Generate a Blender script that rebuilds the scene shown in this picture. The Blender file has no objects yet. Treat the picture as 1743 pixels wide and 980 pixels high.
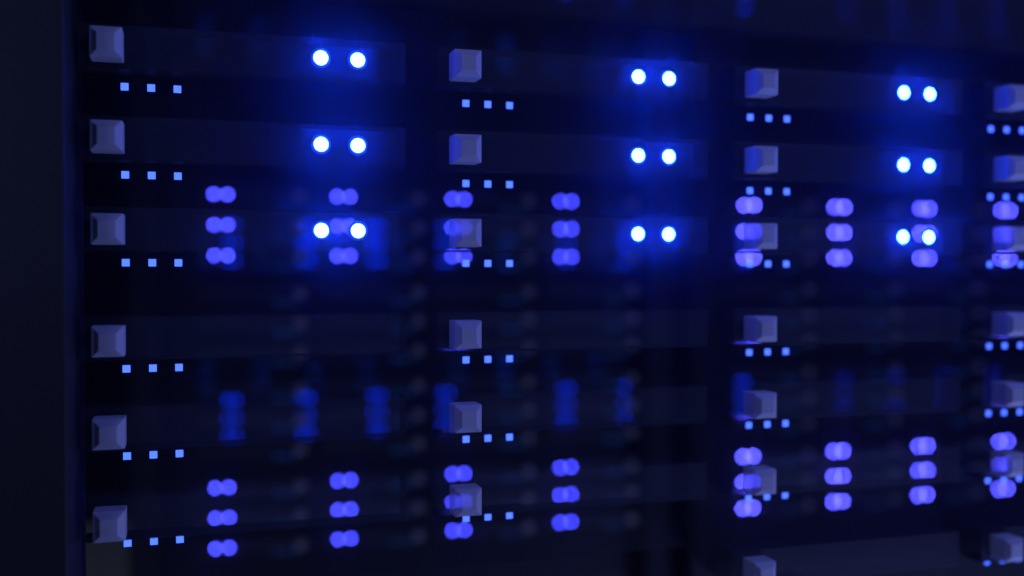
import bpy, bmesh, math, random
from mathutils import Matrix, Vector
random.seed(4)
S = bpy.context.scene
COL = S.collection

# ------------------------------------------------------------------ camera
YB = 0.916                       # distance from the front backplane to the cabinets standing in for reflections
ZT = 1.30                         # height of the top row of drives above the floor (metres)
CX, CZ, YAW, PITCH, ROLL = 0.039921, -0.1, 0.296792, 0.018181, 0.000221
cam_d = bpy.data.cameras.new('camera')
cam = bpy.data.objects.new('camera', cam_d); COL.objects.link(cam)
cam_d.sensor_width = 36.0
cam_d.lens = 36.0 * 1752.2 / 1743.0
cam_d.clip_start = 0.01; cam_d.clip_end = 60
fw = Vector((math.sin(YAW)*math.cos(PITCH), math.cos(YAW)*math.cos(PITCH), -math.sin(PITCH)))
rt = Vector((math.cos(YAW), -math.sin(YAW), 0)); up = rt.cross(fw)
rt2 = rt*math.cos(ROLL) + up*math.sin(ROLL); up2 = up*math.cos(ROLL) - rt*math.sin(ROLL)
M = Matrix((rt2, up2, -fw)).transposed().to_4x4()
M.translation = Vector((CX, -0.5, ZT + CZ)); cam.matrix_world = M
cam_d.dof.use_dof = True
cam_d.dof.focus_distance = 0.476
cam_d.dof.aperture_fstop = cam_d.lens / 11.2
cam_d.dof.aperture_blades = 0
S.camera = cam

# ------------------------------------------------------------------ world, lamps, exposure
w = bpy.data.worlds.new('World'); S.world = w; w.use_nodes = True
bg = w.node_tree.nodes['Background']
bg.inputs[0].default_value = (0.24, 0.29, 1.0, 1); bg.inputs[1].default_value = 0.022
S.view_settings.view_transform = 'Standard'; S.view_settings.look = 'None'
S.view_settings.exposure = 0; S.view_settings.gamma = 1
S.cycles.use_adaptive_sampling = False
S.cycles.sample_clamp_indirect = 4.0
S.cycles.max_bounces = 8; S.cycles.transparent_max_bounces = 24
S.cycles.use_denoising = True

def area(name, loc, aim, size, watts, col):
    d = bpy.data.lights.new(name, 'AREA'); d.size = size; d.energy = watts; d.color = col
    o = bpy.data.objects.new(name, d); COL.objects.link(o)
    o.location = loc
    o.rotation_euler = (Vector(aim) - Vector(loc)).to_track_quat('-Z', 'Y').to_euler()
    return o
area('aisle_lamp', (1.25, -0.95, ZT+1.00), (0.28, 0, ZT-0.15), 0.6, 13.5, (0.21, 0.26, 1.0))
area('side_lamp', (-0.42, -0.55, ZT+0.05), (0.35, 0, ZT-0.15), 0.15, 1.3, (0.24, 0.27, 1.0))
area('low_fill', (1.05, -0.40, ZT-0.90), (0.85, 0.0, ZT-0.52), 0.30, 11.0, (0.25, 0.32, 1.0))  # added fill, stands for light bounced up from the floor
area('rear_low_fill', (-0.10, 0.30, ZT-0.95), (0.05, YB, ZT-0.55), 0.40, 2.2, (0.55, 0.62, 1.0))  # added fill that lifts the low surfaces behind the front cabinet

# ------------------------------------------------------------------ materials
def surf(name, base, rough, clear=0.0, spec=0.5, noise=0.12, scale=60.0):
    m = bpy.data.materials.new(name); m.use_nodes = True
    nt = m.node_tree; b = nt.nodes['Principled BSDF']
    tc = nt.nodes.new('ShaderNodeTexCoord'); n = nt.nodes.new('ShaderNodeTexNoise')
    n.inputs['Scale'].default_value = scale; n.inputs['Detail'].default_value = 4
    nt.links.new(tc.outputs['Object'], n.inputs['Vector'])
    mx = nt.nodes.new('ShaderNodeMix'); mx.data_type = 'RGBA'
    mx.inputs[6].default_value = tuple(c*(1-noise) for c in base) + (1,)
    mx.inputs[7].default_value = tuple(c*(1+noise) for c in base) + (1,)
    nt.links.new(n.outputs['Fac'], mx.inputs[0]); nt.links.new(mx.outputs[2], b.inputs['Base Color'])
    b.inputs['Roughness'].default_value = rough
    b.inputs['Specular IOR Level'].default_value = spec
    b.inputs['Alpha'].default_value = 1 - clear
    return m
def glow(name, col, strength):
    m = bpy.data.materials.new(name); m.use_nodes = True
    nt = m.node_tree; nt.nodes.clear()
    e = nt.nodes.new('ShaderNodeEmission'); e.inputs[0].default_value = (*col, 1); e.inputs[1].default_value = strength
    o = nt.nodes.new('ShaderNodeOutputMaterial'); nt.links.new(e.outputs[0], o.inputs[0])
    return m
PLATE = surf('show_through_faceplate', (0.023, 0.026, 0.040), 0.45, 0.50, 0.25)  # made half clear so the built reflections show through
FLANGE = surf('black_flange', (0.010, 0.010, 0.016), 0.12, 0, 0.6)
HEADER = surf('header_paint', (0.013, 0.014, 0.020), 0.5, 0.50, 0.2)
PANEL = surf('show_through_backplane', (0.006, 0.006, 0.010), 0.40, 0.50, 0.3)  # half clear too, lets the built reflections through
MIRRORPOST = surf('reflected_post_paint', (0.009, 0.009, 0.012), 0.7, 0, 0.1)  # darker post colour for the reflected cabinets
EDGE = surf('plate_edge', (0.02, 0.02, 0.035), 0.5, 0.50, 0.1)
BEAD = surf('halo_ring_surface', (0.10, 0.11, 0.18), 0.5, 0, 0.3)
POST = surf('painted_post', (0.013, 0.014, 0.011), 0.5, 0, 0.3, 0.2, 300)
KNOB = surf('show_through_grey_plastic', (0.48, 0.48, 0.53), 0.5, 0.34, 0.4, 0.05, 200)  # partly clear so reflected lights carry on across the button
COLLAR = surf('lamp_collar', (0.02, 0.02, 0.03), 0.3)
LAMP = glow('lamp_blue_white', (0.0045, 0.035, 1.0), 480)
RIM = glow('lamp_side_violet', (0.16, 0.10, 1.0), 2.0)
PIX = glow('status_light_blue', (0.125, 0.290, 2.6), 1.0)

# ------------------------------------------------------------------ mesh helpers
def mesh_obj(name, bm, mat, parent=None, smooth=False):
    bmesh.ops.recalc_face_normals(bm, faces=bm.faces)
    me = bpy.data.meshes.new(name); bm.to_mesh(me); bm.free()
    me.materials.append(mat)
    if smooth:
        for p in me.polygons: p.use_smooth = True
    o = bpy.data.objects.new(name, me); COL.objects.link(o)
    if parent: o.parent = parent
    return o
def box(bm, x0, x1, y0, y1, z0, z1, open_back=False, bevel=0.0):
    """y0 is the front (towards the camera)."""
    v = [bm.verts.new(c) for c in ((x0,y0,z0),(x1,y0,z0),(x1,y0,z1),(x0,y0,z1),(x0,y1,z0),(x1,y1,z0),(x1,y1,z1),(x0,y1,z1))]
    fs = [(0,1,2,3),(0,4,5,1),(1,5,6,2),(2,6,7,3),(3,7,4,0)]
    if not open_back: fs.append((4,7,6,5))
    f = [bm.faces.new([v[i] for i in q]) for q in fs]
    if bevel:
        es = list(f[0].edges)
        bmesh.ops.bevel(bm, geom=es, offset=bevel, segments=2, affect='EDGES', profile=0.5)
def rings(bm, prof, n=40, cap=True):
    """Lathe round the y axis: prof = [(radius, y)]; caps the last ring."""
    rs = []
    for r, y in prof:
        rs.append([bm.verts.new((r*math.cos(2*math.pi*k/n), y, r*math.sin(2*math.pi*k/n))) for k in range(n)])
    for a, b in zip(rs, rs[1:]):
        for k in range(n): bm.faces.new((a[k], a[(k+1)%n], b[(k+1)%n], b[k]))
    if cap: bm.faces.new(rs[-1])
def empty(name, loc):
    o = bpy.data.objects.new(name, None); COL.objects.link(o); o.location = loc
    o.empty_display_size = 0.01
    return o
def tag(o, label, cat, group=None, kind=None):
    o['label'] = label; o['category'] = cat
    if group: o['group'] = group
    if kind: o['kind'] = kind

# ------------------------------------------------------------------ layout measured on the rack
P, R, G = 0.159798, 0.03993, 0.048421          # column pitch, row pitch, pitch across a group gap
SX0, SX1, SZ0, SZ1, D1 = -0.0093, 0.1350, -0.0120, 0.0072, 0.0160   # faceplate
KX, KZ, KW, KH = 0.00305, -0.00283, 0.01317, 0.01327                # square button
def row_z(k, i): return -k*(2*R+G) - i*R
CAB = 0.777                                    # pitch from one cabinet to the next
IN0, IN1 = -0.0108, 0.660                      # inner edges between two posts

def knob_mesh():
    bm = bmesh.new()
    w, h, c = KW/2, KH/2, 0.0029
    def sq(a, b, y, r):
        pts = []
        for sx, sz, a0 in ((1,1,0),(-1,1,90),(-1,-1,180),(1,-1,270)):
            for t in (0, 45, 90):
                an = math.radians(a0+t)
                pts.append((sx*(a-r)+r*math.cos(an), y, sz*(b-r)+r*math.sin(an)))
        return [bm.verts.new(p) for p in pts]
    L = [sq(w, h, -D1, .0004), sq(w, h, -D1-0.0108, .0004), sq(w-.0002, h-.0002, -D1-0.0112, .0004), sq(w-c, h-c, -D1-0.0132, .0003), sq(w-c-.0002, h-c-.0002, -D1-0.0133, .0003)]
    for a, b in zip(L, L[1:]):
        for k in range(12): bm.faces.new((a[k], a[(k+1)%12], b[(k+1)%12], b[k]))
    bm.faces.new(L[-1])
    for v in bm.verts: v.co.x += KX; v.co.z += KZ
    return bm
def make_module(lit, plate, knob, lamp, rim, pix, mirror=False, knob_part=True):
    s = -1 if mirror else 1
    root = empty('drive_module', (0,0,0))
    def fin(name, bm, mat, parent, smooth=False):
        if mirror:
            for v in bm.verts: v.co.x = -v.co.x
        return mesh_obj(name, bm, mat, parent, smooth)
    bm = bmesh.new(); box(bm, SX0, SX1, -D1, -0.0002, SZ0, SZ1, True, 0.00012)
    fp = fin('faceplate', bm, plate, root)
    fp.data.materials.append(EDGE)
    for p in fp.data.polygons:
        if abs(p.normal.y) < .3: p.material_index = 1
    if not mirror:                                   # opaque ledge under the plate that shades the status lights
        bm = bmesh.new(); box(bm, SX0+.0008, .0365, -D1+.0006, -.0006, SZ0+.0003, SZ0+.0008); fin('light_ledge', bm, FLANGE, root)
    fin('button', knob_mesh(), knob, root)
    for i in range(3):
        bm = bmesh.new(); x = 0.00887 + 0.0114*i
        box(bm, x-.00165, x+.00165, -.0004, -.00005, -.01717-.00165, -.01717+.00165); fin('status_light', bm, pix, root)
    if lit:
        for i in range(2):
            x = 0.0952 + 0.0171*i
            r = 0.0024 if mirror else 0.00325
            bm = bmesh.new(); rings(bm, [(r, -D1-.0006), (r*.98, -D1-.00072), (r*.85, -D1-.00086), (r*.6, -D1-.00098), (r*.3, -D1-.00105), (r*.08, -D1-.00107)])
            for v in bm.verts: v.co.x += x; v.co.z += -.0021
            l = fin('lamp', bm, lamp, root, True)
            bm = bmesh.new(); rings(bm, [(r*1.0, -D1), (r*1.0, -D1-.0006)], cap=False)
            for v in bm.verts: v.co.x += x; v.co.z += -.0021
            fin('lamp_side', bm, rim, l, True)
            if not mirror:                           # rounded ring added to catch lamp light as a tight halo
                bm = bmesh.new(); rings(bm, [(r+.0001+.0006*(1-math.cos(math.pi*t/10)), -D1-.00050*math.sin(math.pi*t/10)) for t in range(11)], cap=False)
                for v in bm.verts: v.co.x += x; v.co.z += -.0021
                fin('halo_ring', bm, BEAD, l, True)
    return root
def copy_tree(o, parent=None):
    c = o.copy(); COL.objects.link(c); c.parent = parent
    for ch in list(o.children): copy_tree(ch, c)
    return c
def placer(proto):
    used = []
    def put(loc):
        o = proto if not used else copy_tree(proto)
        used.append(1); o.location = loc
        return o
    return put

# ------------------------------------------------------------------ the front cabinet: backplane, posts, header
def lattice(x0, x1, z0, z1, holes_x, holes_z, y, th):
    """Backplane sheet with an opening behind each faceplate."""
    bm = bmesh.new()
    xs = sorted({x0, x1, *[a for h in holes_x for a in h]}); zs = sorted({z0, z1, *[a for h in holes_z for a in h]})
    V = {}
    def vt(x, z):
        if (x, z) not in V: V[(x, z)] = bm.verts.new((x, y, z))
        return V[(x, z)]
    for xa, xb in zip(xs, xs[1:]):
        for za, zb in zip(zs, zs[1:]):
            xm, zm = (xa+xb)/2, (za+zb)/2
            if any(a < xm < b for a, b in holes_x) and any(a < zm < b for a, b in holes_z): continue
            bm.faces.new((vt(xa,za), vt(xb,za), vt(xb,zb), vt(xa,zb)))
    return bm
def make_cabinet(name, x0, y, rows, cols, z0, z1, panel_mat, header_mat, mirror, posts=(0,1), pw=.0535):
    c = empty(name, (x0, y, ZT))
    s = -1 if mirror else 1
    hx = [tuple(sorted((s*(q*P+SX0+.0001), s*(q*P+SX1-.0001)))) for q in cols]
    hz = [(r+SZ0+.0001, r+SZ1-.0001) for r in rows]
    a, b = sorted((s*IN0, s*IN1))
    mesh_obj('backplane', lattice(a, b, z0, z1, hx, hz, 0, 0), panel_mat, c)
    for k in posts:
        e0, e1 = ((IN0-pw, IN0) if k == 0 else (IN1, IN1+pw))
        e0, e1 = sorted((s*e0, s*e1))
        bm = bmesh.new(); box(bm, e0, e1, -.050, .02, z0, z1, False, .0008); mesh_obj('post', bm, MIRRORPOST if mirror else POST, c)
    if header_mat:
        bm = bmesh.new(); box(bm, a+.001, b-.001, -D1, -.001, .0262, z1-.01, True, .0005); mesh_obj('header_panel', bm, header_mat, c)
    return c
front_rows = [row_z(k, i) for k in (0, 1, 2) for i in range(3)]
cab = make_cabinet('server_cabinet', 0, 0, front_rows, range(4), -0.60, 0.33, PANEL, HEADER, False)
tag(cab, 'black server cabinet in front with a dark post along its left edge', 'server cabinet')

ROWN = ['top', 'second', 'third', 'fourth', 'fifth', 'sixth', 'bottom']
COLN = ['leftmost', 'second', 'third', 'rightmost']
put_lit = placer(make_module(True, PLATE, KNOB, LAMP, RIM, PIX))
put_off = placer(make_module(False, PLATE, KNOB, LAMP, RIM, PIX))
for r in range(7):
    k, i = divmod(r, 3)
    for c in range(4):
        if r == 6 and c < 2: continue
        o = (put_lit if k == 0 else put_off)((c*P, 0, ZT + row_z(k, i)))
        what = 'sharp dark drive module, square grey button and two glaring round lamps' if k == 0 else 'dark drive module with square grey button and no round lamps'
        tag(o, f'{what}, {ROWN[r]} row, {COLN[c]} column', 'drive module', 'drive modules of the front cabinet')

# ------------------------------------------------------------------ glass reflections built as cabinets beyond, out of focus through see-through plates
def plain_pair(lamp):
    root = empty('reflected_lamp_pair', (0,0,0))
    for i in range(2):
        bm = bmesh.new(); rings(bm, [(.0024, 0), (.0024, -.001), (.0018, -.0018), (.001, -.0022)], n=20)
        for v in bm.verts: v.co.x += (i-.5)*.0171
        mesh_obj('lamp', bm, lamp, root, True)
    return root
BPL = surf('reflected_faceplate', (0.032, 0.032, 0.042), 0.5, 0.6, 0.2)
BPN = surf('reflected_backplane', (0.010, 0.010, 0.016), 0.5, 0.7, 0.2)
BKN = surf('reflected_button_plastic', (0.22, 0.205, 0.20), 0.4, 0.2)  # darkened so the reflected buttons stay faint
BPIX = glow('reflected_status_light', (0.02, 0.16, 0.9), 0.7)
MA = glow('reflected_lamp_blue', (0.047, 0.052, 1.0), 58)
MB = glow('reflected_lamp_pale_blue', (0.062, 0.058, 1.0), 150)
ORD = ['first', 'second', 'third', 'fourth']
for cab_i, (off, lm) in enumerate(((0.0, MA), (CAB, MB))):
    x_right = 0.1705 + 3*P + KX + off           # mirrored cabinet: its modules run from right to left
    rows = [row_z(k, i) for k in range(0, 4) for i in range(3)]
    c = make_cabinet('reflected_server_cabinet', x_right, YB, rows, range(4), -0.75, 0.55, BPN, None, True, pw=.034)  # reflection of the opposite cabinet, built as a mirrored copy
    side = 'left' if cab_i == 0 else 'right'
    tag(c, f'dim out-of-focus reflection of a server cabinet, {side} of two', 'server cabinet', 'reflected server cabinets')
    pl = placer(make_module(True, BPL, BKN, lm, COLLAR, BPIX, True)); po = placer(make_module(False, BPL, BKN, lm, COLLAR, BPIX, True))
    for k in range(4):
        for i in range(3):
            for q in range(4):
                o = (pl if k in (0, 3) else po)((x_right - q*P, YB, ZT + row_z(k, i)))
                col = 3 - q
                if k in (0, 3):
                    blk = 'upper' if k == 0 else 'lower'
                    tag(o, f'blurred reflected double blue light, {ORD[i]} of three down, {ORD[col]} column, {blk} {side} block', 'drive module', 'blurred reflected modules with lit lamps')
                else:
                    tag(o, f'faint blurred unlit reflected module, {ORD[i]} down, {ORD[col]} column, band {ORD[k]}, {side} reflected cabinet', 'drive module', 'faint blurred reflected modules')

FA = glow('twice_reflected_lamp_blue', (0.001, 0.03, 1.0), 30)
FA2 = glow('twice_reflected_lamp_dim', (0.01, 0.02, 1.0), 10)
FB = glow('thrice_reflected_lamp_blue', (0.0, 0.06, 0.8), 9)
def reflected_rack(Y, x0, pitch, n, mat, ks, label, name):  # repeated glass reflections, built as racks farther back
    c = empty(name, (x0, Y, ZT))
    bm = bmesh.new()
    box(bm, -.11, (n-1)*P+.06, .03, .06, -.70, .80); mesh_obj('back_panel', bm, BPN, c)
    proto = None
    for q in range(n):
        for k in ks:
            for i in range(3):
                if proto is None: o = proto = plain_pair(mat)
                else: o = copy_tree(proto)
                o.parent = c; o.location = (q*P, 0, row_z(k, i)-.0021)
    tag(c, label, 'server cabinet', 'repeated reflections of server cabinets')
names = ['left', 'middle', 'right']
for j in range(3):
    reflected_rack(1.83, 0.1114+j*CAB, CAB, 4, FA if j < 2 else FA2, (-5, 0, 3), f'twice reflected server cabinet showing soft deep blue light columns, {names[j]} one of three', 'twice_reflected_cabinet')
for j, nm in enumerate(('left', 'right')):
    reflected_rack(2.73, 0.0667+j*CAB, CAB, 4, FB, (-5, 0, 3), f'thrice reflected server cabinet with barely visible teal light smudges, {nm} one of two', 'thrice_reflected_cabinet')
S.cycles.use_light_tree = True

bm = bmesh.new(); box(bm, -.28, -.045, .95, 1.25, ZT-1.2, ZT-.43, False, .004)
g = mesh_obj('grey_patch_block', bm, surf('grey_patch_surface', (0.055, 0.054, 0.047), 0.6))  # block made up to give the grey patch low at left
tag(g, 'grey patch low at the left edge, blurred behind the bottom left module', 'grey patch')
bm = bmesh.new(); box(bm, -6, 9, 3.2, 3.3, 0, 3.5)
wl = mesh_obj('dark_backdrop', bm, surf('backdrop_black', (0.012, 0.012, 0.016), 0.8)); wl['kind'] = 'structure'  # backdrop added to stop world light showing through the clear plates
hm = bpy.data.materials.new('bloom_haze_air'); hm.use_nodes = True; nt = hm.node_tree; nt.nodes.clear()
pv = nt.nodes.new('ShaderNodeVolumePrincipled'); ot = nt.nodes.new('ShaderNodeOutputMaterial')
pv.inputs['Color'].default_value = (0.8, 0.85, 1, 1); pv.inputs['Density'].default_value = 0.054; pv.inputs['Anisotropy'].default_value = 0.97
nt.links.new(pv.outputs[0], ot.inputs['Volume'])
bm = bmesh.new(); box(bm, -7, 10, -2.5, 3.5, -1.0, 3.7)
hz = mesh_obj('bloom_haze', bm, hm); hz['kind'] = 'stuff'  # thin haze added to spread lamp light into a bloom
